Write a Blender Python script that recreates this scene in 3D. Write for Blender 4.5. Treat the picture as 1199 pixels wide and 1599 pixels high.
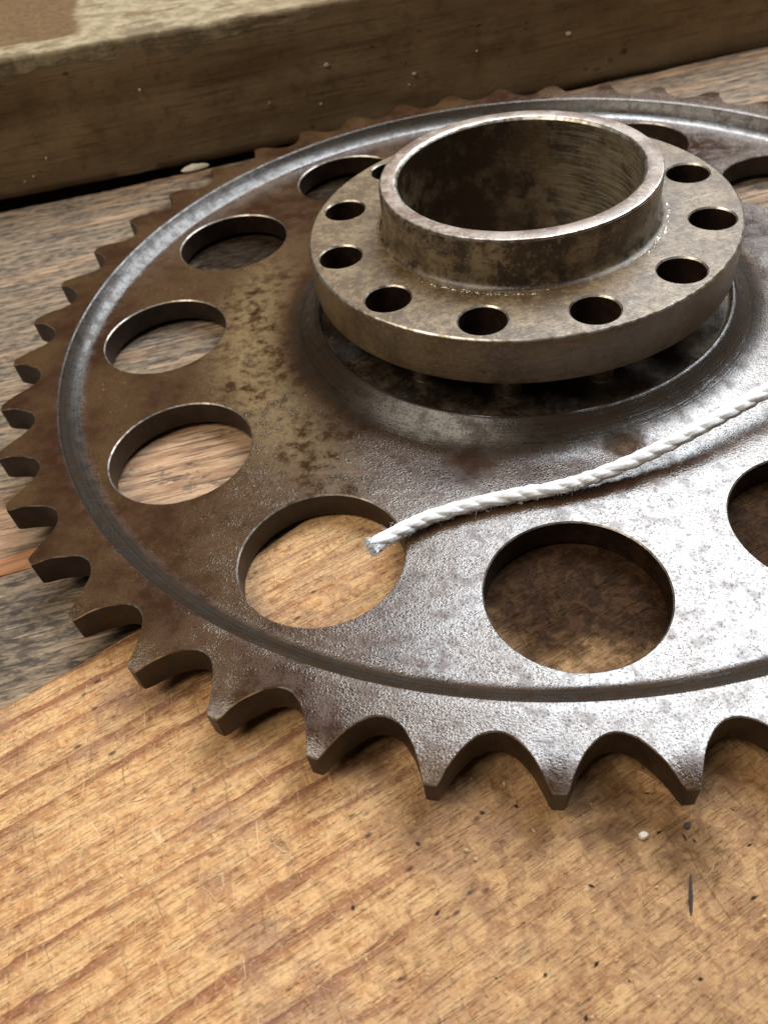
import bpy, math, random
from mathutils import Vector, Matrix, noise as mnoise
random.seed(7)
S = 0.001                                   # all coordinates below are millimetres
scene = bpy.context.scene
for o in list(bpy.data.objects): bpy.data.objects.remove(o)

# ------------------------------------------------------------------ camera
cam_d = bpy.data.cameras.new('camera'); cam = bpy.data.objects.new('camera', cam_d)
scene.collection.objects.link(cam); scene.camera = cam
F_PX, CD, CH, PITCH, YAW, ROLL = 1232.486, 152.401, 95.921, .82332, -.24449, -.175
fw = Vector((math.sin(YAW)*math.cos(PITCH), math.cos(YAW)*math.cos(PITCH), -math.sin(PITCH)))
r0 = Vector((math.cos(YAW), -math.sin(YAW), 0)); u0 = r0.cross(fw)
rt = r0*math.cos(ROLL) + u0*math.sin(ROLL); up = u0*math.cos(ROLL) - r0*math.sin(ROLL)
M = Matrix((rt, up, -fw)).transposed().to_4x4(); M.translation = Vector((0, -CD, CH))*S
cam.matrix_world = M
cam_d.sensor_fit = 'HORIZONTAL'; cam_d.sensor_width = 36; cam_d.lens = 36*F_PX/1199
cam_d.clip_start = .005; cam_d.clip_end = 20
cam_d.dof.use_dof = True; cam_d.dof.focus_distance = .126; cam_d.dof.aperture_fstop = 48

# ------------------------------------------------------------------ light
W = bpy.data.worlds.new('World'); scene.world = W; W.use_nodes = True
bg = W.node_tree.nodes['Background']; bg.inputs[0].default_value = (1, .80, .60, 1); bg.inputs[1].default_value = .045
def area(name, az, el, dist, sx, sy, power, col):
    l = bpy.data.lights.new(name, 'AREA'); l.shape = 'RECTANGLE'; l.size = sx; l.size_y = sy
    l.energy = power; l.color = col
    o = bpy.data.objects.new(name, l); scene.collection.objects.link(o)
    a, e = math.radians(az), math.radians(el)
    d = Vector((math.sin(a)*math.cos(e), math.cos(a)*math.cos(e), math.sin(e)))
    o.location = d*dist; o.rotation_euler = d.to_track_quat('Z', 'Y').to_euler()
    return o
area('window_light', 29, 53, 1.3, 1.0, .85, 29, (.92, .96, 1))
area('fill_light', -120, 58, 1.6, 1.0, 1.0, 17, (1, .88, .72))  # warm fill added behind the camera to lift the shaded sides
scene.view_settings.view_transform = 'Standard'; scene.view_settings.look = 'None'
scene.view_settings.exposure = 0; scene.view_settings.gamma = 1
scene.render.engine = 'CYCLES'

# ------------------------------------------------------------------ material helpers
class G:
    def __init__(s, name):
        s.m = bpy.data.materials.new(name); s.m.use_nodes = True; s.t = s.m.node_tree
        s.b = s.t.nodes['Principled BSDF']; s.P = None
    def n(s, typ, ins=None, **kw):
        x = s.t.nodes.new(typ)
        for k, v in kw.items(): setattr(x, k, v)
        for k, v in (ins or {}).items(): s.put(x.inputs[k], v)
        return x
    def put(s, sock, v):
        if hasattr(v, 'is_output'): s.t.links.new(v, sock)
        elif isinstance(v, (tuple, list)) and len(v) == 3 and sock.type == 'RGBA': sock.default_value = (*v, 1)
        else: sock.default_value = v
    def pos(s):                               # world position in mm
        if s.P is None:
            g = s.n('ShaderNodeNewGeometry')
            s.P = s.n('ShaderNodeVectorMath', {0: g.outputs['Position'], 3: 1/S}, operation='SCALE').outputs[0]
        return s.P
    def map(s, rot=0, scale=(1, 1, 1), loc=(0, 0, 0), vec=None):
        r = s.n('ShaderNodeVectorRotate', {'Vector': vec or s.pos(), 'Angle': -rot}, rotation_type='Z_AXIS')
        return s.n('ShaderNodeMapping', {'Vector': r.outputs[0], 'Location': loc, 'Scale': scale}).outputs[0]
    def noise(s, vec=None, scale=1, detail=4, rough=.55, dist=0, col=False):
        x = s.n('ShaderNodeTexNoise', {'Vector': vec or s.pos(), 'Scale': scale, 'Detail': detail, 'Roughness': rough, 'Distortion': dist})
        return x.outputs[1 if col else 0]
    def vor(s, vec=None, scale=1, feature='F1', rnd=1):
        return s.n('ShaderNodeTexVoronoi', {'Vector': vec or s.pos(), 'Scale': scale, 'Randomness': rnd}, feature=feature)
    def math(s, op, a, b=0, c=0, clamp=False):
        return s.n('ShaderNodeMath', {0: a, 1: b, 2: c}, operation=op, use_clamp=clamp).outputs[0]
    def mr(s, v, a, b, lo=0, hi=1, smooth=True):
        return s.n('ShaderNodeMapRange', {0: v, 1: a, 2: b, 3: lo, 4: hi}, interpolation_type='SMOOTHSTEP' if smooth else 'LINEAR').outputs[0]
    def mix(s, f, a, b, blend='MIX'):
        x = s.n('ShaderNodeMix', data_type='RGBA', blend_type=blend, clamp_factor=True)
        s.put(x.inputs[0], f); s.put(x.inputs[6], a); s.put(x.inputs[7], b); return x.outputs[2]
    def xyz(s, v=None):
        return s.n('ShaderNodeSeparateXYZ', {0: v or s.pos()}).outputs
    def rad(s):
        x = s.xyz(); return s.math('SQRT', s.math('ADD', s.math('MULTIPLY', x[0], x[0]), s.math('MULTIPLY', x[1], x[1])))
    def blob(s, cx, cy, r, soft=.6, wob=.35, wscale=.08):
        v = s.n('ShaderNodeVectorMath', {0: s.pos(), 1: (cx, cy, 0)}, operation='SUBTRACT').outputs[0]
        x = s.xyz(v); d = s.math('SQRT', s.math('ADD', s.math('MULTIPLY', x[0], x[0]), s.math('MULTIPLY', x[1], x[1])))
        d = s.math('ADD', d, s.math('MULTIPLY', s.math('SUBTRACT', s.noise(scale=wscale, detail=5, rough=.6), .5), r*wob*4))
        return s.mr(d, r*(1-soft), r*(1+soft*.3), 1, 0)
    def bump(s, h, strength, dist, normal=None):
        i = {'Height': h, 'Strength': strength, 'Distance': dist*S}
        if normal: i['Normal'] = normal
        return s.n('ShaderNodeBump', i).outputs[0]
    def out(s, **kw):
        for k, v in kw.items(): s.put(s.b.inputs[k.replace('_', ' ')], v)
        return s.m

MAT = {}
def metal_plate():
    g = G('oiled_steel_patina')
    n1 = g.noise(scale=.055, detail=5, rough=.64); n2 = g.noise(scale=.33, detail=5, rough=.68); f1 = g.noise(scale=2.9, detail=3, rough=.6, dist=.3)
    r = g.rad(); x = g.xyz()
    mask = g.math('MAXIMUM', g.mr(r, 52.5, 48), g.math('MULTIPLY', g.mr(r, 95.2, 97.2), g.math('LESS_THAN', r, 99.9)))
    # brown oil patina
    c = g.mix(g.mr(n1, .38, .60), (.042, .018, .008), (.086, .048, .020))
    c = g.mix(g.math('MULTIPLY', g.mr(n2, .50, .64), .7), c, (.062, .021, .008))
    band = g.math('MULTIPLY', g.mr(r, 49, 56), g.mr(r, 58, 74, 1, 0))
    side = g.mr(g.math('ADD', g.math('MULTIPLY', x[0], .9), g.math('MULTIPLY', x[1], .35)), -62, -35, 1, 0)
    ye = g.math('MULTIPLY', g.math('MULTIPLY', band, side), g.mr(n2, .36, .56))
    c = g.mix(g.math('MULTIPLY', ye, .8), c, (.29, .205, .098))
    pit = g.mr(f1, .54, .62)
    c = g.mix(g.math('MULTIPLY', pit, .45), c, (.022, .013, .009))
    fl = g.math('MULTIPLY', g.mr(g.vor(scale=.5).outputs[0], .02, .12, 1, 0), g.mr(n1, .50, .56))
    c = g.mix(g.math('MULTIPLY', fl, .55), c, (.50, .42, .30))
    # turned zones: fine rings
    v = g.n('ShaderNodeCombineXYZ', {0: g.math('MULTIPLY', r, 1.7), 1: g.math('MULTIPLY', x[2], 1.7), 2: g.math('MULTIPLY', n1, 2.5)}).outputs[0]
    ring = g.noise(v, 1, 4, .8)
    cm = g.mix(g.mr(n2, .40, .58), (.036, .031, .026), (.034, .020, .010))
    cm = g.mix(g.math('MULTIPLY', g.mr(ring, .48, .62), .8), cm, (.014, .010, .007))
    c = g.mix(mask, c, cm)
    sc = g.noise(g.map(.5, (.10, 2.4, 1)), 1, 2, .6)
    h = g.math('ADD', f1, g.math('MULTIPLY', sc, .25))
    dirt = g.math('MULTIPLY', g.math('MAXIMUM', g.blob(-8, -52, 5, .6, .5, .2), g.blob(19, -47, 5, .6, .5, .2)), .8)
    h = g.n('ShaderNodeMix', {0: mask, 2: h, 3: g.math('ADD', g.math('MULTIPLY', ring, 1.1), g.math('MULTIPLY', f1, .35))}).outputs[0]
    nb = g.bump(h, g.math('MULTIPLY', g.mr(n1, .36, .60, .3, 1), g.mr(n2, .36, .6, 1, .45)), .1)
    rg = g.math('ADD', g.mr(n2, .36, .64, .10, .30), g.math('ADD', g.math('MULTIPLY', mask, .07), g.math('MULTIPLY', dirt, .4)))
    sp = g.math('MULTIPLY', g.mr(pit, 0, 1, .5, .2), g.mr(n2, .46, .64, 1, .62))
    sp = g.math('MULTIPLY', sp, g.math('SUBTRACT', 1, dirt))
    sp = g.math('MULTIPLY', sp, g.mr(mask, 0, 1, 1, .42))
    return g.out(Base_Color=c, Metallic=0, IOR=2.08, Specular_IOR_Level=sp, Roughness=rg, Normal=nb)
def metal_flange():
    g = G('tan_steel_patina')
    n1 = g.noise(scale=.13, detail=5, rough=.66); n2 = g.noise(scale=.75, detail=5, rough=.72); n3 = g.noise(scale=2.2, detail=3, rough=.7)
    c = g.mix(g.mr(n1, .36, .64), (.11, .067, .029), (.25, .18, .095))
    c = g.mix(g.math('MULTIPLY', g.mr(n2, .48, .62), .75), c, (.085, .05, .024))
    c = g.mix(g.math('MULTIPLY', g.mr(n2, .48, .34), .6), c, (.34, .27, .17))
    c = g.mix(g.math('MULTIPLY', g.mr(n3, .52, .66), .5), c, (.06, .038, .02))
    sp = g.mr(g.vor(scale=.4).outputs[0], .05, .2, 1, 0)
    c = g.mix(g.math('MULTIPLY', sp, g.mr(n1, .5, .6, 0, .7)), c, (.035, .02, .012))
    sc = g.noise(g.map(.45, (.05, 2.2, .9)), 1, 3, .65)
    ln = g.mr(sc, .66, .70)
    c = g.mix(g.math('MULTIPLY', ln, .5), c, (.46, .41, .32))
    nb = g.bump(g.math('ADD', n2, g.math('ADD', g.math('MULTIPLY', n3, .4), g.math('MULTIPLY', sc, .35))), .7, .14)
    return g.out(Base_Color=c, Metallic=0, IOR=1.62, Roughness=g.mr(n2, .3, .7, .3, .5), Normal=nb)
def metal_side():
    g = G('brushed_brown_steel')
    n1 = g.noise(scale=.13, detail=5, rough=.7); n2 = g.noise(g.map(0, (.3, .3, 2.8)), 1, 5, .7); n3 = g.noise(scale=1.1, detail=4, rough=.7)
    c = g.mix(g.mr(n1, .35, .63), (.070, .039, .015), (.155, .106, .048))
    c = g.mix(g.math('MULTIPLY', g.mr(n2, .48, .66), .6), c, (.05, .031, .018))
    c = g.mix(g.math('MULTIPLY', g.mr(n3, .5, .36), .4), c, (.21, .155, .085))
    c = g.mix(g.math('MULTIPLY', g.mr(g.vor(scale=.35).outputs[0], .06, .2, 1, 0), .6), c, (.03, .018, .011))
    nb = g.bump(n2, .6, .12, g.bump(n3, .5, .12))
    return g.out(Base_Color=c, Metallic=0, IOR=1.8, Roughness=.36, Normal=nb)
def metal_collar(name, lo, hi, dark):
    g = G(name)
    n1 = g.noise(scale=.16, detail=5, rough=.7); n2 = g.noise(g.map(0, (.5, .5, 1.7)), 1, 5, .7); n3 = g.noise(scale=1.2, detail=4, rough=.7)
    c = g.mix(g.mr(n1, .36, .62), lo, hi)
    c = g.mix(g.mr(g.noise(scale=.12, detail=6, rough=.72), .47, .56), c, dark)
    c = g.mix(g.math('MULTIPLY', g.mr(n2, .52, .64), .7), c, dark)
    c = g.mix(g.math('MULTIPLY', g.mr(n3, .47, .33), .5), c, hi)
    if name == 'bore_patina':                   # turned streaks, dark stains on the left; lit right wall painted paler
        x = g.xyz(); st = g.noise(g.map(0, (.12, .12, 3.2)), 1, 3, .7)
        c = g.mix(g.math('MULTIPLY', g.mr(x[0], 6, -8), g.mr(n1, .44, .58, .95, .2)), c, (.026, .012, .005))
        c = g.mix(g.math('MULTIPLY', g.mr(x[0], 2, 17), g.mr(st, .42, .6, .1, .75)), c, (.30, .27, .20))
    nb = g.bump(g.math('ADD', n2, n3), .6, .12)
    return g.out(Base_Color=c, Metallic=0, IOR=1.7, Roughness=g.mr(n1, .3, .7, .3, .46), Normal=nb)
def metal_dark():
    g = G('dark_oiled_steel')
    n1 = g.noise(scale=.35, detail=7, rough=.7)
    c = g.mix(g.mr(n1, .42, .62), (.014, .007, .0045), (.034, .016, .009))
    c = g.mix(g.math('MULTIPLY', g.mr(g.noise(scale=.28, detail=5, rough=.7), .66, .72), .5), c, (.12, .07, .04))
    return g.out(Base_Color=c, Metallic=0, IOR=1.45, Roughness=.45, Normal=g.bump(g.noise(scale=1.5, detail=4), .4, .12))
def metal_edge():
    g = G('worn_bright_edge')
    c = g.mix(g.mr(g.noise(scale=.6, detail=4), .42, .62), (.52, .50, .46), (.26, .21, .15))
    return g.out(Base_Color=c, Metallic=.9, Roughness=.38, Normal=g.bump(g.noise(scale=1.5), .5, .1))
def wood_pine():
    g = G('worn_pine_board'); A = math.radians(37)
    m1 = g.map(A)
    def st(a, b, loc=(0, 0, 0)): return g.n('ShaderNodeMapping', {'Vector': m1, 'Scale': (a, b, .3), 'Location': loc}).outputs[0]
    w = g.noise(st(.010, .03), 1, 3, .5)
    vv = g.xyz(m1)
    mot = g.noise(scale=.42, detail=6, rough=.68, dist=.7); mot2 = g.noise(scale=.06, detail=5, rough=.62)
    fib = g.noise(st(.11, 2.2), 1, 4, .65); fib2 = g.noise(st(.13, .95, (5, 5, 0)), 1, 5, .66)
    t = g.math('ADD', g.math('MULTIPLY', vv[1], .20), g.math('MULTIPLY', w, 2.2))
    t = g.math('ADD', t, g.math('MULTIPLY', fib2, .55))
    fr = g.math('FRACT', t)
    late = g.math('MULTIPLY', g.mr(fr, .62, .9), g.mr(fr, .94, .99, 1, 0))
    pl = g.vor(g.n('ShaderNodeVectorMath', {0: g.map(.9, (.22, .5, .3)), 1: g.n('ShaderNodeVectorMath', {0: g.noise(scale=.25, detail=3, col=True), 3: 1.6}, operation='SCALE').outputs[0]}, operation='ADD').outputs[0], .8)
    pch = g.xyz(pl.outputs['Color'])[0]
    left = g.mr(vv[0], -62, -95)                    # the cleaner end keeps its grain lines
    c = g.mix(g.mr(mot, .38, .62), (.51, .245, .095), (.75, .45, .20))
    right = g.math('SUBTRACT', 1, left); pcy = g.xyz(pl.outputs['Color'])[1]
    swirl = g.noise(scale=.5, detail=5, rough=.7, dist=3.5)
    c = g.mix(g.math('MULTIPLY', right, g.mr(pch, .3, .7, 0, .9)), c, g.mix(g.mr(mot, .4, .6), (.36, .165, .062), (.60, .34, .145)))
    c = g.mix(g.math('MULTIPLY', right, g.mr(pcy, .55, .75, 0, .55)), c, (.66, .43, .21))
    c = g.mix(g.math('MULTIPLY', right, g.mr(pcy, .30, .12, 0, .5)), c, (.35, .245, .14))
    c = g.mix(g.math('MULTIPLY', g.math('ADD', g.math('MULTIPLY', right, .6), .15), g.mr(swirl, .55, .62)), c, (.22, .105, .045))
    c = g.mix(g.math('MULTIPLY', g.mr(fib2, .44, .62), .6), c, (.77, .51, .255))
    lm = g.math('MULTIPLY', late, g.mr(g.noise(st(.03, .1, (1, 7, 0)), 1, 3), .34, .54, .2, 1))
    lm = g.math('MULTIPLY', lm, g.math('ADD', g.math('MULTIPLY', left, .75), .3))
    pore = g.mr(g.noise(st(.32, 4.2, (2, 3, 0)), 1, 2, .6), .60, .66)
    c = g.mix(lm, c, (.34, .14, .062))
    c = g.mix(g.math('MULTIPLY', pore, .24), c, (.20, .085, .035))
    c = g.mix(g.math('MULTIPLY', g.mr(fib, .52, .64), .42), c, (.27, .12, .05))
    c = g.mix(g.math('MULTIPLY', g.mr(mot2, .5, .68), .6), c, (.27, .145, .1))
    fine = g.noise(scale=1.3, detail=4, rough=.7, dist=.8)
    c = g.mix(g.math('MULTIPLY', g.mr(fine, .52, .64), .32), c, (.22, .11, .05))
    c = g.mix(g.math('MULTIPLY', g.mr(fine, .47, .36), .3), c, (.82, .58, .32))
    gr = g.mr(g.noise(scale=.13, detail=6, rough=.72, dist=.9), .57, .66)
    c = g.mix(g.math('MULTIPLY', gr, .3), c, (.32, .24, .15))
    pale = g.mr(g.noise(g.map(2.1, (.16, .75, .3)), 1, 4, .7, 1.0), .62, .69)
    c = g.mix(g.math('MULTIPLY', pale, .25), c, (.72, .48, .23))
    for a, th in ((1.9, .76), (2.5, .77)):
        sc = g.mr(g.noise(g.map(a, (.16, 2.6, .5), (a*9, 3, 0)), 1, 1, .5, .2), th-.03, th+.02)
        c = g.mix(g.math('MULTIPLY', sc, .55), c, (.82, .60, .34))
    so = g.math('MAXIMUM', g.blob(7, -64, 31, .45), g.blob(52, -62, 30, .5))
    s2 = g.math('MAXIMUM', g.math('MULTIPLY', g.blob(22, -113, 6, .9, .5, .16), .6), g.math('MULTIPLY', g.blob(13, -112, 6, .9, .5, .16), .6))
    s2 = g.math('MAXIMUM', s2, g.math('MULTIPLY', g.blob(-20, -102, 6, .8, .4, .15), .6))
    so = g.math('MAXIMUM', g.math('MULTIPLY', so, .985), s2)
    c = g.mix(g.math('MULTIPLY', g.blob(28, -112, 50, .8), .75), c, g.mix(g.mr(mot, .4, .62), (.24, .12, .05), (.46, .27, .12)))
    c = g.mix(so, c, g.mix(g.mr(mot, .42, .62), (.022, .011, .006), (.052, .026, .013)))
    pv = g.vor(st(.35, .75), .55); pit = g.math('MULTIPLY', g.mr(pv.outputs[0], .06, .18, 1, 0), g.mr(mot2, .46, .56))
    c = g.mix(g.math('MULTIPLY', pit, .85), c, (.06, .028, .016))
    h = g.math('ADD', g.math('MULTIPLY', fib, .8), g.math('ADD', g.math('MULTIPLY', mot, .8), g.math('MULTIPLY', pale, .4)))
    h = g.math('SUBTRACT', g.math('ADD', h, g.math('MULTIPLY', fine, .4)), g.math('ADD', g.math('MULTIPLY', pore, .5), g.math('MULTIPLY', lm, .25)))
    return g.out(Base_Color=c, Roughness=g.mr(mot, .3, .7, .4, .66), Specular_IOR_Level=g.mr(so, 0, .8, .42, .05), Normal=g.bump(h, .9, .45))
def wood_grey():
    g = G('weathered_grey_plank'); A = math.radians(19); m1 = g.map(A)
    def st(a, b, loc=(0, 0, 0)): return g.n('ShaderNodeMapping', {'Vector': m1, 'Scale': (a, b, .3), 'Location': loc}).outputs[0]
    fib = g.noise(st(.05, 1.3), 1, 4, .7); fib2 = g.noise(st(.06, .5, (4, 4, 0)), 1, 5, .66)
    brk = g.noise(st(.28, .75, (9, 2, 0)), 1, 5, .72)
    c = g.mix(g.mr(brk, .42, .58), (.095, .076, .060), (.26, .20, .138))
    c = g.mix(g.math('MULTIPLY', g.mr(fib2, .47, .6), .8), c, (.38, .275, .18))
    warm = g.math('MAXIMUM', g.blob(-66, -38, 30, .7), g.math('MULTIPLY', g.blob(-100, -62, 13, .7), .8))
    warm = g.math('MAXIMUM', warm, g.mr(g.noise(st(.016, .1), 1, 4), .55, .63, 0, .5))
    c = g.mix(warm, c, g.mix(g.mr(fib2, .4, .6), (.36, .21, .12), (.60, .39, .24)))
    dk = g.math('MAXIMUM', g.math('MULTIPLY', g.blob(-88, -84, 14, .8, .3), .8), g.math('MULTIPLY', g.blob(-82, 4, 12, .9, .5), .85))
    dk = g.math('MAXIMUM', dk, g.math('MULTIPLY', g.mr(g.noise(st(.07, .2, (3, 9, 0)), 1, 5, .72), .55, .60), .75))
    c = g.mix(dk, c, g.mix(g.mr(brk, .42, .6), (.05, .041, .035), (.19, .15, .11)))
    c = g.mix(g.math('MULTIPLY', g.mr(fib, .53, .62), .75), c, (.06, .045, .034))
    hole_shade = g.math('MULTIPLY', g.blob(-70, 54, 42, .35, .4), .985)  # shade under the far holes, painted dark into the plank colour
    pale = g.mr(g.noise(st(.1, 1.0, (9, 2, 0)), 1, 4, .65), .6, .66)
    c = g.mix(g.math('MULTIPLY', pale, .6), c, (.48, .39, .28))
    c = g.mix(hole_shade, c, g.mix(g.mr(brk, .42, .6), (.014, .009, .006), (.04, .026, .016)))
    h = g.math('ADD', fib, g.math('MULTIPLY', brk, .7))
    return g.out(Base_Color=c, Roughness=.72, Specular_IOR_Level=g.mr(hole_shade, 0, .8, .28, .05), Normal=g.bump(h, 1, .55))
def wood_split():
    g = G('fresh_split_wood'); A = math.radians(25)
    n = g.noise(g.map(A, (.05, 1.2, .5)), 1, 5)
    return g.out(Base_Color=g.mix(g.mr(n, .35, .65), (.32, .12, .05), (.52, .26, .12)), Roughness=.7, Normal=g.bump(n, .6, .3))
def board_back():
    g = G('grimy_brown_board'); A = math.radians(19.4)
    v = g.map(A); x = g.xyz(v)                         # x along board, y depth, z height
    n1 = g.noise(g.map(A, (.02, .05, .05)), 1, 7, .62); n2 = g.noise(scale=.22, detail=8, rough=.7); n3 = g.noise(scale=.8, detail=6, rough=.7)
    c = g.mix(g.mr(n1, .36, .64), (.205, .134, .068), (.29, .20, .11))
    c = g.mix(g.math('MULTIPLY', g.mr(n2, .5, .66), .45), c, (.12, .078, .042))
    c = g.mix(g.math('MULTIPLY', g.mr(n3, .6, .72), .5), c, (.26, .21, .15))
    gl = g.noise(g.map(A, (.03, .5, .9)), 1, 5, .7)
    c = g.mix(g.math('MULTIPLY', g.mr(gl, .52, .64), .55), c, (.095, .06, .032))
    low = g.math('MULTIPLY', g.mr(g.math('ADD', x[2], g.math('MULTIPLY', n2, 12)), -3, 9, 1, 0), .55)
    c = g.mix(low, c, (.235, .178, .118))
    sp = g.mr(g.noise(g.map(A, (.16, .3, .3)), 1, 4, .6), .66, .71)
    c = g.mix(g.math('MULTIPLY', sp, .8), c, (.05, .026, .017))
    # surviving cream paint along the top edge and on the top
    e = g.math('ADD', x[2], g.math('MULTIPLY', g.math('SUBTRACT', g.noise(g.map(A, (.09, .3, .5)), 1, 6, .75), .5), 22))
    top = g.math('MULTIPLY', g.math('MULTIPLY', g.mr(e, 25.0, 27), g.mr(x[0], -55, 25, 1, .0)), g.mr(g.noise(g.map(A, (.05, .16, .2), (7, 1, 0)), 1, 6, .72), .36, .46))
    br = g.mr(g.noise(g.map(A, (.05, .07, .05), (4.2, 0, 0)), 1, 6, .6), .60, .66)
    patch = g.math('MULTIPLY', g.mr(g.math('ADD', x[0], g.math('MULTIPLY', n1, 16)), -84, -80, 1, 0), g.mr(g.math('ADD', x[1], g.math('MULTIPLY', n2, 7)), 135, 137))
    pc = g.mix(g.mr(g.noise(scale=.2, detail=7, rough=.7), .38, .62), (.24, .19, .11), (.42, .345, .22))
    pc = g.mix(g.math('MULTIPLY', br, .7), pc, (.16, .12, .07))
    pc = g.mix(patch, pc, g.mix(g.mr(n3, .4, .62), (.12, .07, .03), (.19, .115, .052)))
    c = g.mix(top, c, pc)
    h = g.math('ADD', g.math('MULTIPLY', n2, .6), g.math('ADD', g.math('ADD', g.math('MULTIPLY', gl, .5), g.math('MULTIPLY', n3, .3)), g.math('MULTIPLY', top, .8)))
    return g.out(Base_Color=c, Roughness=.75, Specular_IOR_Level=.25, Normal=g.bump(h, .8, .5))
def plain(name, col, rough=.7, var=.25, scale=.8):
    g = G(name); n = g.noise(scale=scale, detail=5)
    return g.out(Base_Color=g.mix(g.mr(n, .3, .7), tuple(x*(1-var) for x in col), col), Roughness=rough, Normal=g.bump(n, .5, .2))
def cotton():
    g = G('white_cotton'); n = g.noise(scale=2.5, detail=4)
    return g.out(Base_Color=g.mix(g.mr(n, .3, .7), (.86, .88, .93), (.92, .94, .97)), Roughness=.9, Specular_IOR_Level=.15,
                 Normal=g.bump(n, .5, .12), Sheen_Weight=.3)
MAT.update(plate=metal_plate(), flange=metal_flange(), side=metal_side(), dark=metal_dark(), edge=metal_edge(),
           collar=metal_collar('collar_patina', (.07, .045, .025), (.22, .165, .095), (.028, .018, .011)),
           collar_top=metal_collar('collar_top_patina', (.27, .20, .155), (.42, .35, .29), (.19, .13, .10)),
           bore=metal_collar('bore_patina', (.085, .050, .022), (.16, .12, .07), (.024, .013, .007)),
           pine=wood_pine(), grey=wood_grey(), split=wood_split(), back=board_back(), cotton=cotton(),
           floor=metal_collar('recess_patina', (.030, .020, .012), (.095, .075, .052), (.018, .011, .007)),
           dirt=plain('dark_void_dirt', (.03, .022, .016)), paint=plain('cream_paint_chip', (.78, .72, .58)),
           crumb=plain('white_crumb', (.8, .76, .66)), splint=plain('dark_nick_grit', (.022, .012, .008)), straw=plain('pale_splinter', (.72, .5, .27)))  # splint: dark sliver in place of a slot, dark crumb and grit

# ------------------------------------------------------------------ mesh helpers
class MB:
    def __init__(s): s.v = []; s.f = []; s.mi = []
    def add(s, pts): i = len(s.v); s.v.extend(pts); return i
    def face(s, idx, mi=0): s.f.append(tuple(idx)); s.mi.append(mi)
    def build(s, name, mats, parent=None, sharp=32, smooth=True):
        me = bpy.data.meshes.new(name); me.from_pydata([(x*S, y*S, z*S) for x, y, z in s.v], [], s.f)
        for m in mats: me.materials.append(MAT[m])
        for p, mi in zip(me.polygons, s.mi): p.material_index = mi
        if smooth:
            me.shade_smooth(); me.set_sharp_from_angle(angle=math.radians(sharp))
        me.update()
        o = bpy.data.objects.new(name, me); scene.collection.objects.link(o)
        if parent: hang(o, parent)
        return o
def hang(o, parent):                               # keep world place: parents are only translated
    o.parent = parent
    q = parent; off = Vector()
    while q: off += q.location; q = q.parent
    o.location = -off
def thing(name, label, cat, loc=(0, 0, 0), kind=None, group=None):
    o = bpy.data.objects.new(name, None); scene.collection.objects.link(o); o.location = Vector(loc)*S
    o.empty_display_size = .01
    tag(o, label, cat, kind, group); return o
def tag(o, label, cat=None, kind=None, group=None):
    o['label'] = label
    if cat: o['category'] = cat
    if kind: o['kind'] = kind
    if group: o['group'] = group
    return o
def lathe(mb, prof, angs, mis, closed=True):
    n = len(angs); base = []
    for r, z in prof: base.append(mb.add([(r*math.cos(a), r*math.sin(a), z) for a in angs]))
    for k in range(len(prof)-1):
        for i in range(n if closed else n-1):
            j = (i+1) % n
            mb.face((base[k]+i, base[k]+j, base[k+1]+j, base[k+1]+i), mis[k] if isinstance(mis, (list, tuple)) else mis)
def holed(mb, n, a0, Rin, Rout, Rc, rh, cham, ztop, zbot, mi_top, mi_wall, mi_edge, rings=4, bottom=True):
    """annulus Rin..Rout with n round holes (centres on Rc), as n sectors"""
    half = math.pi/n; per = 64
    for k in range(n):
        ac = a0 + k*2*half; ca, sa = math.cos(ac), math.sin(ac)
        # sector outline, counter-clockwise, starting at the outer-arc middle, found by marching rays from the hole centre
        bp = []
        q = per//8
        arc = lambda R, t: (R*math.cos(t), R*math.sin(t))
        for i in range(q): bp.append(arc(Rout, half*i/q))
        for i in range(2*q): t = i/(2*q); R = Rout+(Rin-Rout)*t; bp.append(arc(R, half))
        for i in range(2*q): t = i/(2*q); bp.append(arc(Rin, half-2*half*t))
        for i in range(2*q): t = i/(2*q); R = Rin+(Rout-Rin)*t; bp.append(arc(R, -half))
        for i in range(q): bp.append(arc(Rout, -half+half*i/q))
        m = len(bp)
        # hole points: same count, angles following the outline directions
        da = [math.atan2(y, x-Rc) for x, y in bp]
        hp = []
        for i in range(m):
            u = 2*math.pi*i/m; d = (da[i]-u+math.pi) % (2*math.pi)-math.pi
            hp.append(u+d*.35)
        def place(pts, z): return [(x*ca-y*sa, x*sa+y*ca, z) for x, y in pts]
        circ = lambda r: [(Rc+r*math.cos(t), r*math.sin(t)) for t in hp]
        lv = [place(circ(rh), zbot), place(circ(rh), ztop-cham), place(circ(rh+cham), ztop)]
        mm = [mi_wall, mi_edge]
        c0 = circ(rh+cham)
        for q_ in range(1, rings+1):
            t = (q_/rings)**1.2
            lv.append(place([(a[0]+(b[0]-a[0])*t, a[1]+(b[1]-a[1])*t) for a, b in zip(c0, bp)], ztop)); mm.append(mi_top)
        base = [mb.add(l) for l in lv]
        for l in range(len(lv)-1):
            for i in range(m):
                j = (i+1) % m; mb.face((base[l]+j, base[l]+i, base[l+1]+i, base[l+1]+j), mm[l])
        if bottom:
            b2 = mb.add(place(bp, zbot))
            for i in range(m):
                j = (i+1) % m; mb.face((base[0]+i, base[0]+j, b2+j, b2+i), mi_wall)
TAU = 2*math.pi
def ring(n): return [TAU*i/n for i in range(n)]

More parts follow.
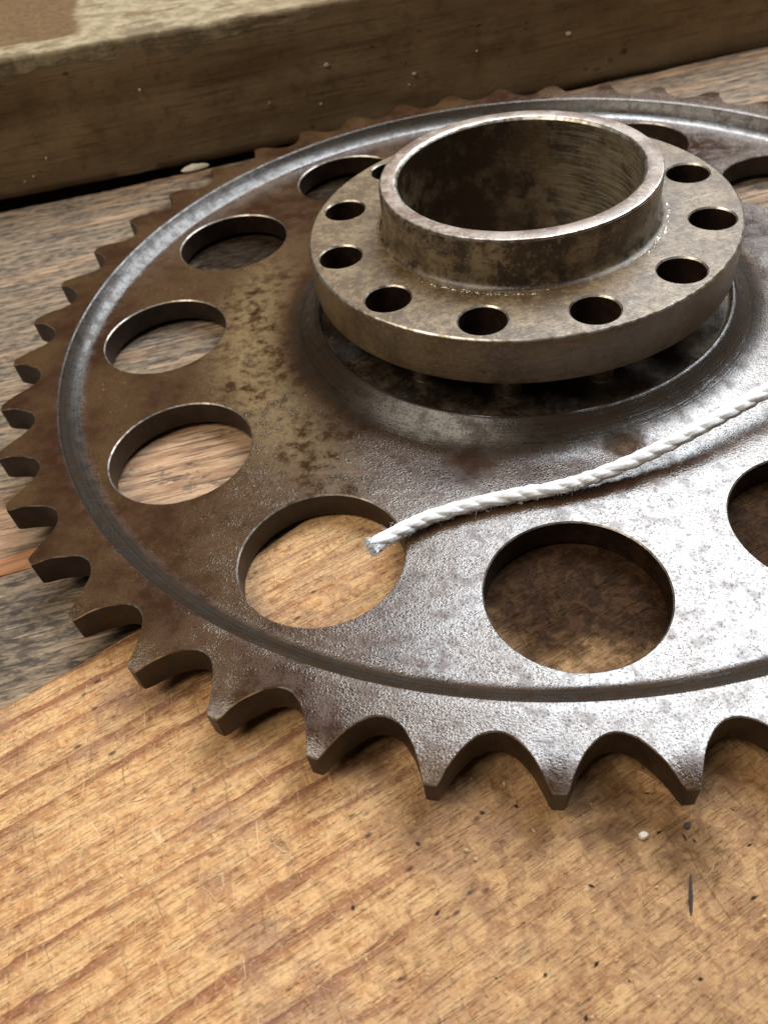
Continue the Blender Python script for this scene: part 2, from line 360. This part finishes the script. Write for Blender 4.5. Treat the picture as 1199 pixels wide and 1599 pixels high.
# ------------------------------------------------------------------ workbench (setting)
ZP, ZG = -8.9, -9.7
bench = thing('workbench', 'old plank workbench top with worn pine and weathered grey boards', 'workbench', (0, 0, -40), 'structure')
GA = math.radians(19.4); gd = Vector((math.cos(GA), math.sin(GA))); gn = Vector((-gd.y, gd.x))
def slab(name, outline_fn, ulen, mat, z, thick, parent, amp, seed, step=2.2, mats=None):
    """board: outline_fn(u)->(v0,v1) in the frame (origin, dir, nor); top surface a grid with real relief"""
    org, d, n = mat
    us = [ulen[0]+(ulen[1]-ulen[0])*i/int((ulen[1]-ulen[0])/step) for i in range(int((ulen[1]-ulen[0])/step)+1)]
    mb = MB(); rows = []; nv = 0
    w = max(outline_fn(u)[1]-outline_fn(u)[0] for u in us); nv = int(w/step)
    ch = .9
    for u in us:
        v0, v1 = outline_fn(u); r = []
        vs = [v0, v0+ch*.4, v0+ch] + [v0+ch+(v1-v0-2*ch)*j/nv for j in range(1, nv)] + [v1-ch, v1-ch*.4, v1]
        for j, v in enumerate(vs):
            p = org+d*u+n*v
            h = z + amp*mnoise.fractal(Vector((u*.02, v*.22, seed)), .9, 2.1, 4)
            dd = min(j, len(vs)-1-j)
            if dd == 0: h -= .75
            elif dd == 1: h -= .2
            r.append((p.x, p.y, h))
        rows.append(mb.add(r))
    L = len(vs)
    for a, b in zip(rows, rows[1:]):
        for j in range(L-1): mb.face((a+j, b+j, b+j+1, a+j+1), 0)
    # sides down
    bot = []
    for a in rows:
        x0, x1 = mb.v[a], mb.v[a+L-1]
        bot.append((mb.add([(x0[0], x0[1], z-thick)]), mb.add([(x1[0], x1[1], z-thick)])))
    for k in range(len(rows)-1):
        a, b = rows[k], rows[k+1]
        mb.face((a, bot[k][0], bot[k+1][0], b), 0); mb.face((a+L-1, b+L-1, bot[k+1][1], bot[k][1]), 0)
        mb.face((bot[k][0], bot[k][1], bot[k+1][1], bot[k+1][0]), 0)
    for k in (0, -1):
        r = [rows[k]+j for j in range(L)]; mb.face(r+[bot[k][1], bot[k][0]], 0)
    return mb.build(name, mats, parent, 50)
wob = lambda u, s, a=.5: a*mnoise.fractal(Vector((u*.06, s, 0)), .8, 2, 4)
VG = 121.0           # v of the joint below the back board
VJ = -37.5           # v of the joint between the two grey planks
O2 = Vector((0, 0))
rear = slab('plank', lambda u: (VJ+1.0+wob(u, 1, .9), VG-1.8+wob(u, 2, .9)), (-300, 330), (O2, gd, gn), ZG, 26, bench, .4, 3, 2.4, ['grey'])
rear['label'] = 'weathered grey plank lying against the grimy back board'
PA = math.radians(41); pd = Vector((math.cos(PA), math.sin(PA))); pn = Vector((-pd.y, pd.x)); PO = Vector((-66.4, -89.0))
def pine_edge(u): return .6 + wob(u, 5, .5) + (.0022*max(0, u-2)**2 if u < 60 else .0022*58**2)
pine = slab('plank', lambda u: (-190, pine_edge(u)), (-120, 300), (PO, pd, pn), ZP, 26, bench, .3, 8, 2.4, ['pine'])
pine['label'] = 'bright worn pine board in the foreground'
# second grey plank: wedge between the joint and the pine board edge
def wedge(name):
    mb = MB(); us = [-300+2.4*i for i in range(140)]; rows = []
    for u in us:
        top = VJ-1.0+wob(u, 7, .9)
        # v on the pine edge line for this u
        lo = None
        p0 = gd*u; best = top
        for it in range(0, 160):
            v = top-it*2.0; p = p0+gn*v; q = p-PO; e = pine_edge(q.dot(pd))
            if q.dot(pn) < e+.5: break
            best = v
        if best >= top-1.9: break
        nn = 40; r = []
        for j in range(nn+1):
            v = best+(top-best)*j/nn; p = p0+gn*v
            # refine the lower rim onto the edge line
            h = ZG-.1+.45*mnoise.fractal(Vector((u*.02, v*.22, 17)), .9, 2.1, 4) - (.8 if j == nn else 0)
            if j == 0:
                for _ in range(6):
                    q = p-PO; p = p+pn*(pine_edge(q.dot(pd))+.25-q.dot(pn))*.9
            r.append((p.x, p.y, h))
        rows.append(mb.add(r))
    L = 41
    for a, b in zip(rows, rows[1:]):
        for j in range(L-1): mb.face((a+j, b+j, b+j+1, a+j+1), 0)
    bt = []
    for a in rows:
        x0, x1 = mb.v[a], mb.v[a+L-1]; bt.append((mb.add([(x0[0], x0[1], -38)]), mb.add([(x1[0], x1[1], -38)])))
    for k in range(len(rows)-1):
        a, b = rows[k], rows[k+1]
        mb.face((a, bt[k][0], bt[k+1][0], b)); mb.face((a+L-1, b+L-1, bt[k+1][1], bt[k][1]))
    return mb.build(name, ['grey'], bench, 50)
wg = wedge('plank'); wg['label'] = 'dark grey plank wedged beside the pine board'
# split sliver of orange wood along the joint
mb = MB(); k = 26
for i in range(k+1):
    u = -118+42*i/k; t = i/k; wv = 3.4*math.sin(math.pi*min(1, t*1.1+.05))**.6+.2
    for (v, h) in ((VJ+.2+wv+wob(u, 9, .4), ZG+.25), (VJ+.2+wv*.5+wob(u, 10, .4), ZG+.5), (VJ-.3+wob(u, 11, .5), ZG-.8), (VJ-.2, ZG-6)):
        p = gd*u+gn*v; mb.add([(p.x, p.y, h)])
for i in range(k):
    for j in range(3): mb.face((i*4+j, i*4+4+j, i*4+5+j, i*4+1+j))
sl = mb.build('split_edge', ['split'], bench); sl['label'] = 'orange splintered edge of the grey plank'
mb = MB()
a = mb.add([(-420, -420, -39), (460, -420, -39), (460, 420, -39), (-420, 420, -39)]); mb.face((a, a+1, a+2, a+3))
mb.build('bench_underside', ['dirt'], bench)

# back board: real board standing behind the bench, rounded and chipped top edge
back = thing('back_board', 'grimy brown upright board with peeling cream paint along its top edge', 'board', (gn.x*VG, gn.y*VG, ZG))
mb = MB(); rows = []; us = [-330+2.5*i for i in range(290)]
prof = [(9, -30), (9, -8.9), (1.2, -8.9), (.2, -8.2)] + [(0, -6+2*i) for i in range(14)] + [(0, 24.6), (0, 26.6), (.05, 28.2), (.25, 29.2), (.8, 29.7), (1.8, 29.8)] + [(1.8+3*i, 29.8) for i in range(1, 40)] + [(122, -30)]
for u in us:
    r = []
    for i, (v, h) in enumerate(prof):
        nz = .55*mnoise.fractal(Vector((u*.03, v*.12, h*.12)), .8, 2.1, 5)
        chip = 0
        if 23 < h and v < 6: chip = 1.1*max(0, mnoise.fractal(Vector((u*.09, 4, 0)), .7, 2, 4))
        p = gd*u+gn*(VG+.9+v+(-nz if v < 2 else 0)+chip*.7+wob(u, 21, .5)); r.append((p.x, p.y, h+(nz if v > 1 else 0)-chip-.02*(u+60)))
    rows.append(mb.add(r))
L = len(prof)
for a, b in zip(rows, rows[1:]):
    for j in range(L-1): mb.face((a+j, b+j, b+j+1, a+j+1), 1 if j < 2 else 0)
mb.build('board', ['back', 'dirt'], back, 60)

# ------------------------------------------------------------------ sprocket
NT, T0 = 44, -1.37837
spr = thing('sprocket', 'large oily brown steel chain sprocket with round lightening holes lying on the bench', 'sprocket', (0, 0, ZP))
ucurve = [(0, 112.35), (.05, 112.3), (.075, 111.5), (.11, 110.1), (.145, 109.0), (.18, 108.05), (.22, 107.15), (.265, 106.3), (.315, 105.5), (.37, 104.95), (.43, 104.55), (.5, 104.4)]
us = sorted(set([-u for u, _ in ucurve] + [u for u, _ in ucurve]))
rad_of = dict([(u, r) for u, r in ucurve] + [(-u, r) for u, r in ucurve])
DT = TAU/NT
RS, ZB = 103.6, -6.0
angs = []
for k in range(NT):
    for u in us[:-1]: angs.append(T0+(k+u)*DT)
# rim: groove, flat ring, underside
mb = MB()
lathe(mb, [(94.4, -3.36), (95.0, -3.29), (95.6, -3.22), (96.3, -3.03), (97.2, -2.58), (98.1, -1.95), (98.9, -1.18), (99.5, -.42), (99.84, -.05), (100.0, 0), (101.5, 0), (RS, 0)],
      angs, [0, 0, 0, 0, 0, 0, 0, 0, 0, 1, 1])
lathe(mb, [(RS, ZB), (98.4, ZB), (97.6, -6.6), (97.2, -8.3), (94.2, -8.3)], angs, 3)
rim = mb.build('toothed_rim', ['plate', 'plate', 'edge', 'dark'], spr, 40)
# teeth: the same form, each worn a little differently
m = len(us); ch = .2
def make_tooth(seed):
    mb = MB(); rnd = random.Random(seed)
    tipcut = rnd.uniform(0, .22); lean = rnd.uniform(-.25, .25)
    def rad(u):
        r = rad_of[u]; w = max(0, 1-abs(abs(u)-.25)/.25)
        r += w*.22*mnoise.noise(Vector((u*9, seed*3.7, 0))) + lean*u*w
        if abs(u) < .06: r -= tipcut*(1+.4*mnoise.noise(Vector((u*40, seed, 2))))
        return r
    drop = lambda rr: -rnd_slope*max(0, rr-109.2)
    rnd_slope = rnd.uniform(.14, .26)
    rows = []
    for f in (0, .35, .7, 1):
        r = []
        for u in us:
            rr = RS+(rad(u)-ch-RS)*f; a = u*DT; r.append((rr*math.cos(a), rr*math.sin(a), drop(rr)))
        rows.append(mb.add(r))
    for a, b in zip(rows, rows[1:]):
        for i in range(m-1): mb.face((a+i, b+i, b+i+1, a+i+1), 0)
    r1, r2, r3 = [], [], []
    for u in us:
        rr = rad(u); a = u*DT; c, s_ = math.cos(a), math.sin(a); z = drop(rr); e = 0 if abs(u) == .5 else rnd.uniform(-.05, .09)
        r1.append((rr*c, rr*s_, z-ch-e)); r2.append((rr*c, rr*s_, ZB+.3+.05*max(0, rr-107.8))); r3.append(((rr-.3)*c, (rr-.3)*s_, ZB+.05*max(0, rr-107.8)))
    b1, b2, b3 = mb.add(r1), mb.add(r2), mb.add(r3)
    b4 = mb.add([(RS*math.cos(u*DT), RS*math.sin(u*DT), ZB) for u in us])
    for a, b, mi in ((rows[-1], b1, 1), (b1, b2, 2), (b2, b3, 2), (b3, b4, 2)):
        for i in range(m-1): mb.face((a+i, b+i, b+i+1, a+i+1), mi)
    return mb.build('tooth', ['plate', 'edge', 'dark'], rim, 28)
for k in range(NT):
    t = make_tooth(k+1); t.rotation_euler.z = T0-k*DT
# web with the twelve big holes, boss fillet in the middle
mb = MB()
holed(mb, 12, -1.45589, 60, 95.4, 79.66, 13.98, .24, -3.28, -8.3, 0, 1, 2, 5)
mb.build('web_plate', ['plate', 'dark', 'edge'], spr, 30)
mb = MB()
lathe(mb, [(60.4, -3.30), (58.5, -3.28), (55, -3.26), (52.8, -3.16), (51, -2.96), (49.5, -2.62), (48.2, -2.12), (47.0, -1.48), (46.0, -.8), (45.1, -.1), (44.4, .48), (43.95, .76), (43.6, .84), (43.35, .74), (43.2, .4), (43.1, -1.0), (42.5, -1.3), (26.9, -1.3)],
      ring(288), [0, 0, 0, 0, 0, 1, 1, 1, 1, 1, 1, 1, 1, 2, 3, 3, 4])
lathe(mb, [(60.4, -8.3), (50, -8.3), (49.4, ZP), (23.43, ZP)], ring(96), 4)
mb.build('boss', ['plate', 'plate', 'edge', 'side', 'floor'], spr, 40)
# hub flange with twelve small holes
mb = MB()
holed(mb, 12, -.158, 27.6, 42.15, 36.8, 4.25, .28, 16.5, 7.2, 0, 1, 2, 4)
lathe(mb, [(42.15, 16.5), (42.42, 16.36), (42.6, 16.1), (42.66, 15.6), (42.66, 8.0), (42.5, 7.4), (42.15, 7.2)], ring(288), [2, 2, 3, 3, 3, 1])
mb.build('hub_flange', ['flange', 'dark', 'edge', 'side'], spr, 35)
# collar tube
mb = MB()
lathe(mb, [(28.6, 16.52), (28.0, 16.62), (27.45, 16.95), (27.1, 17.5), (27.05, 18.2), (27.05, 25.4), (26.85, 25.78), (26.6, 25.9), (24.15, 25.9), (23.75, 25.75), (23.43, 25.3), (23.43, 12), (23.43, 2), (23.43, ZP)],
      ring(224), [0, 1, 1, 1, 1, 2, 2, 3, 2, 2, 4, 4, 4])
lathe(mb, [(27.6, 7.2), (27.0, 7.2), (27.0, -1.3)], ring(96), 5)
mb.build('hub_collar', ['flange', 'collar', 'edge', 'collar_top', 'bore', 'dark'], spr, 35)
# small weld beads at the foot of the collar
mb = MB()
for i in range(90):
    a = math.radians(random.choice((random.gauss(-112, 9), random.gauss(-20, 14), random.gauss(-95, 6)))); R = 28.2+random.random()*.9
    c = Vector((R*math.cos(a), R*math.sin(a), 16.58)); rr = .12+.28*random.random()**2
    b = mb.add([(c.x+rr*math.cos(t)*1.6*-math.sin(a)+rr*math.sin(t)*math.cos(a), c.y+rr*math.cos(t)*1.6*math.cos(a)+rr*math.sin(t)*math.sin(a), c.z-.1) for t in ring(7)]+[(c.x, c.y, c.z+rr*.7)])
    for j in range(7): mb.face((b+j, b+(j+1) % 7, b+7))
wb = mb.build('weld_bead', ['edge'], spr, 60); wb['kind'] = 'stuff'
# spacer pins between boss and flange
mb = MB()
lathe(mb, [(.01, 7.3), (2.6, 7.3), (2.6, 4.6), (2.3, 4.2), (2.3, -1.2), (2.9, -1.9), (2.9, -2.1)], ring(24), 0)
pin = mb.build('spacer_pin', ['side'], spr, 35)
off = pin.location.copy()
for k in range(12):
    a = -.158+math.radians(7)+k*TAU/12
    q = pin if k == 0 else pin.copy()
    if k: scene.collection.objects.link(q); q.parent = spr
    q.location = off+Vector((33.6*math.cos(a), 33.6*math.sin(a), 0))*S

# ------------------------------------------------------------------ cotton string
ctrl = [(-22.6, -73.6, .1), (-19.5, -70.4, -.6), (-15.5, -66.8, -1.4), (-11, -64.3, -1.75), (-6, -62.4, -1.75), (0, -60.6, -1.7), (6, -59.2, -1.6), (12, -57.2, -1.2), (18, -54.6, -.5),
        (24, -51.4, .2), (30, -47.8, .9), (36, -43.7, 1.4), (43, -38.8, 1.8), (50, -34.2, 1.6), (58, -29.6, .6), (66, -26, -1.2), (74, -23.5, -1.75)]
def cr(t):
    n = len(ctrl)-1; i = min(int(t*n), n-1); f = t*n-i
    P = [Vector(ctrl[max(0, min(n, i+d))]) for d in (-1, 0, 1, 2)]
    return .5*((2*P[1])+(P[2]-P[0])*f+(2*P[0]-5*P[1]+4*P[2]-P[3])*f*f+(3*P[1]-P[0]-3*P[2]+P[3])*f**3)
ns = 620; cen = [cr(i/ns) for i in range(ns+1)]; arc = [0]
for a, b in zip(cen, cen[1:]): arc.append(arc[-1]+(b-a).length)
string = thing('string', 'short white twisted cotton string draped over the sprocket with a frayed end', 'string', (ctrl[4][0], ctrl[4][1], -3.3))
RSTR, PIT = .37, 10
def frame(i):
    t = (cen[min(ns, i+1)]-cen[max(0, i-1)]).normalized(); s = t.cross(Vector((0, 0, 1))).normalized(); return t, s, s.cross(t)
for st in range(3):
    mb = MB(); rows = []; K = 22
    for i in range(ns+1):
        t, s, w = frame(i); ph = st*TAU/3-arc[i]/PIT*TAU+1.1*mnoise.noise(Vector((arc[i]*.13, 3, 0)))
        wobr = 1+.13*mnoise.noise(Vector((arc[i]*.5, st*9, 0)))
        spread = 1+.5*max(0, 1-arc[i]/4)
        c = cen[i]+(s*math.cos(ph)+w*math.sin(ph))*RSTR*spread
        rr = min(1, .25+math.sqrt(max(0, arc[i])/1.3))*(.9+.12*max(0, min(1, (arc[i]-45)/25)))*wobr
        r = []
        for j in range(K):
            a = TAU*j/K
            # fine yarn ridges along each strand
            rg = 1+.055*math.sin(7*(a+arc[i]*1.1+ph*2))+.03*mnoise.noise(Vector((arc[i]*7, a*6, st)))+.05*mnoise.noise(Vector((arc[i]*2.2, j*1.7, st*5)))
            p = c+(s*math.cos(a)+w*math.sin(a))*rr*rg; r.append(tuple(p))
        rows.append(mb.add(r))
    for a, b in zip(rows, rows[1:]):
        for j in range(K): mb.face((a+j, a+(j+1) % K, b+(j+1) % K, b+j))
    mb.face([rows[0]+j for j in range(K)][::-1]); mb.face([rows[-1]+j for j in range(K)])
    mb.build('strand', ['cotton'], string, 80)
def fibre(mb, pts, r):
    rows = []
    for i, p in enumerate(pts):
        d = (pts[min(i+1, len(pts)-1)]-pts[max(i-1, 0)]).normalized(); s = d.orthogonal().normalized(); w = d.cross(s)
        rows.append(mb.add([tuple(p+(s*math.cos(a)+w*math.sin(a))*r) for a in (0, 2.094, 4.189)]))
    for a, b in zip(rows, rows[1:]):
        for j in range(3): mb.face((a+j, a+(j+1) % 3, b+(j+1) % 3, b+j))
mb = MB(); t, s, w = frame(2)
for i in range(170):
    a = random.random()*TAU; q = math.sqrt(random.random())*1.35
    st = cen[8]+(s*math.cos(a)+w*math.sin(a))*q
    d = (-t*1.0+(s*math.cos(a)+w*math.sin(a))*random.random()*.32+Vector((random.gauss(0, .16), random.gauss(0, .16), random.gauss(-.05, .14)))).normalized()
    ln = random.uniform(.7, 1.4); bend = Vector((random.gauss(0, .2), random.gauss(0, .2), random.gauss(-.05, .15)))
    fibre(mb, [st+d*ln*f+bend*f*f for f in (0, .35, .7, 1)], .1)
fe = mb.build('frayed_end', ['cotton'], string, 80); fe['kind'] = 'stuff'
mb = MB()
for i in range(1500):
    k = random.randrange(6, ns-4); t, s, w = frame(k); a = random.random()*TAU
    o_ = s*math.cos(a)+w*math.sin(a); st = cen[k]+o_*1.1
    ln = random.uniform(.5, 1.7); d = (o_*random.uniform(.1, .8)+t*random.uniform(-1, 1)).normalized()
    bend = -o_*random.uniform(.1, .9)*ln*.6
    fibre(mb, [st+d*ln*f+bend*f*f for f in (0, .33, .66, 1)], .014)
fz = mb.build('fuzz', ['cotton'], string, 80); fz['kind'] = 'stuff'

# ------------------------------------------------------------------ small debris
def chip(name, c, length, width, height, rot, mat, label, cat, seed, tilt=None, group=None):
    rnd = random.Random(seed); mb = MB(); n = 11
    rows = []
    for lev, (k, h) in enumerate(((.85, 0), (1, .45), (.7, 1))):
        r = []
        for i in range(n):
            a = TAU*i/n; q = k*(1+.28*(mnoise.noise(Vector((math.cos(a)*1.3, math.sin(a)*1.3, seed)))))
            x, y = length*.5*q*math.cos(a), width*.5*q*math.sin(a)
            r.append((x, y, height*h*(1+.25*rnd.uniform(-1, 1))))
        rows.append(mb.add(r))
    for a, b in zip(rows, rows[1:]):
        for j in range(n): mb.face((a+j, a+(j+1) % n, b+(j+1) % n, b+j))
    mb.face([rows[-1]+j for j in range(n)]); mb.face([rows[0]+j for j in range(n)][::-1])
    o = mb.build(name, [mat], None, 30); o.location = Vector(c)*S
    o.rotation_euler = (tilt or 0, 0, rot); tag(o, label, cat, None, group); return o
def onb(u, v): p = gd*u+gn*v; return p.x, p.y
chip('paint_chip', (*onb(-66.5, 118.6), ZG+.45), 9.5, 2.4, 1.4, GA+.05, 'paint', 'flat white paint chip lying along the dark joint below the back board', 'paint chip', 2)
chip('crumb', (16.2, -113.2, ZP), 1.5, 1.0, .6, .4, 'crumb', 'tiny whitish crumb on the stained pine in front of the teeth', 'crumb', 5)
chip('nick', (21, -120, ZP-.02), 5.0, .5, .1, 1.45, 'splint', 'thin dark sliver in place of a slot in the pine board at lower right', 'nick', 9)  # dark sliver laid flush, added in place of a slot cut in the board
chip('wood_crumb', (21.7, -111.5, ZP), 1.0, .8, .15, .9, 'splint', 'dark square crumb on the pine by the rightmost tooth tip', 'crumb', 12)
mb = MB(); rnd = random.Random(4)
for i in range(13):                                        # paint flecks stuck to the back board face
    u = rnd.uniform(-170, 60); h = rnd.uniform(-4, 16); sz = rnd.choice((.22, .25, .3, .4, .5, .8))
    p = gd*u+gn*(VG+.55); b = []
    for t in ring(7):
        q = p+gd*(sz*math.cos(t)*rnd.uniform(.7, 1.3)); b.append((q.x-gn.x*.2, q.y-gn.y*.2, h+sz*.7*math.sin(t)*rnd.uniform(.6, 1.2)))
    ctr = p-gn*.25; i0 = mb.add(b+[(ctr.x, ctr.y, h)]); b2 = mb.add([(x+gn.x*1.2, y+gn.y*1.2, z) for x, y, z in b])
    for j in range(7):
        mb.face((i0+j, i0+(j+1) % 7, i0+7)); mb.face((i0+j, b2+j, b2+(j+1) % 7, i0+(j+1) % 7))
fk = mb.build('paint_flecks', ['crumb'], back, 60); fk['kind'] = 'stuff'

mb = MB(); rnd = random.Random(11)
def sliver(mb, x, y, z, ln, w, a, h):
    d = Vector((math.cos(a), math.sin(a), 0)); n = Vector((-d.y, d.x, 0)); c = Vector((x, y, z)); b = d.cross(n)*0+Vector((0, 0, h))
    bend = n*ln*rnd.uniform(-.12, .12)
    i = mb.add([tuple(c-d*ln/2), tuple(c-n*w/2+bend), tuple(c+d*ln/2), tuple(c+n*w/2+bend), tuple(c+b+bend)])
    for p, q in ((0, 1), (1, 2), (2, 3), (3, 0)): mb.face((i+p, i+q, i+4))
for i in range(90):
    x = rnd.gauss(12, 24) if i % 3 else rnd.uniform(-75, 45); y = rnd.uniform(-138, -104)
    if i < 14: sliver(mb, x, y, ZP+.02, rnd.uniform(2, 6), rnd.uniform(.12, .3), rnd.uniform(0, 3.14), .15)
    else: sliver(mb, x, y, ZP+.02, rnd.uniform(.3, .9), rnd.uniform(.25, .6), rnd.uniform(0, 3.14), .25)
dust = mb.build('wood_dust', ['straw'], None, 60); tag(dust, 'fine pale wood dust and slivers strewn over the pine board', 'wood dust', 'stuff')
mb = MB()
for i in range(34):
    x = rnd.gauss(14, 20); y = rnd.uniform(-138, -104); sliver(mb, x, y, ZP+.02, rnd.uniform(.4, 1.3), rnd.uniform(.25, .55), rnd.uniform(0, 3.14), .14)
grit = mb.build('grit', ['splint'], None, 60); tag(grit, 'dark grit specks scattered over the pine board', 'grit', 'stuff')
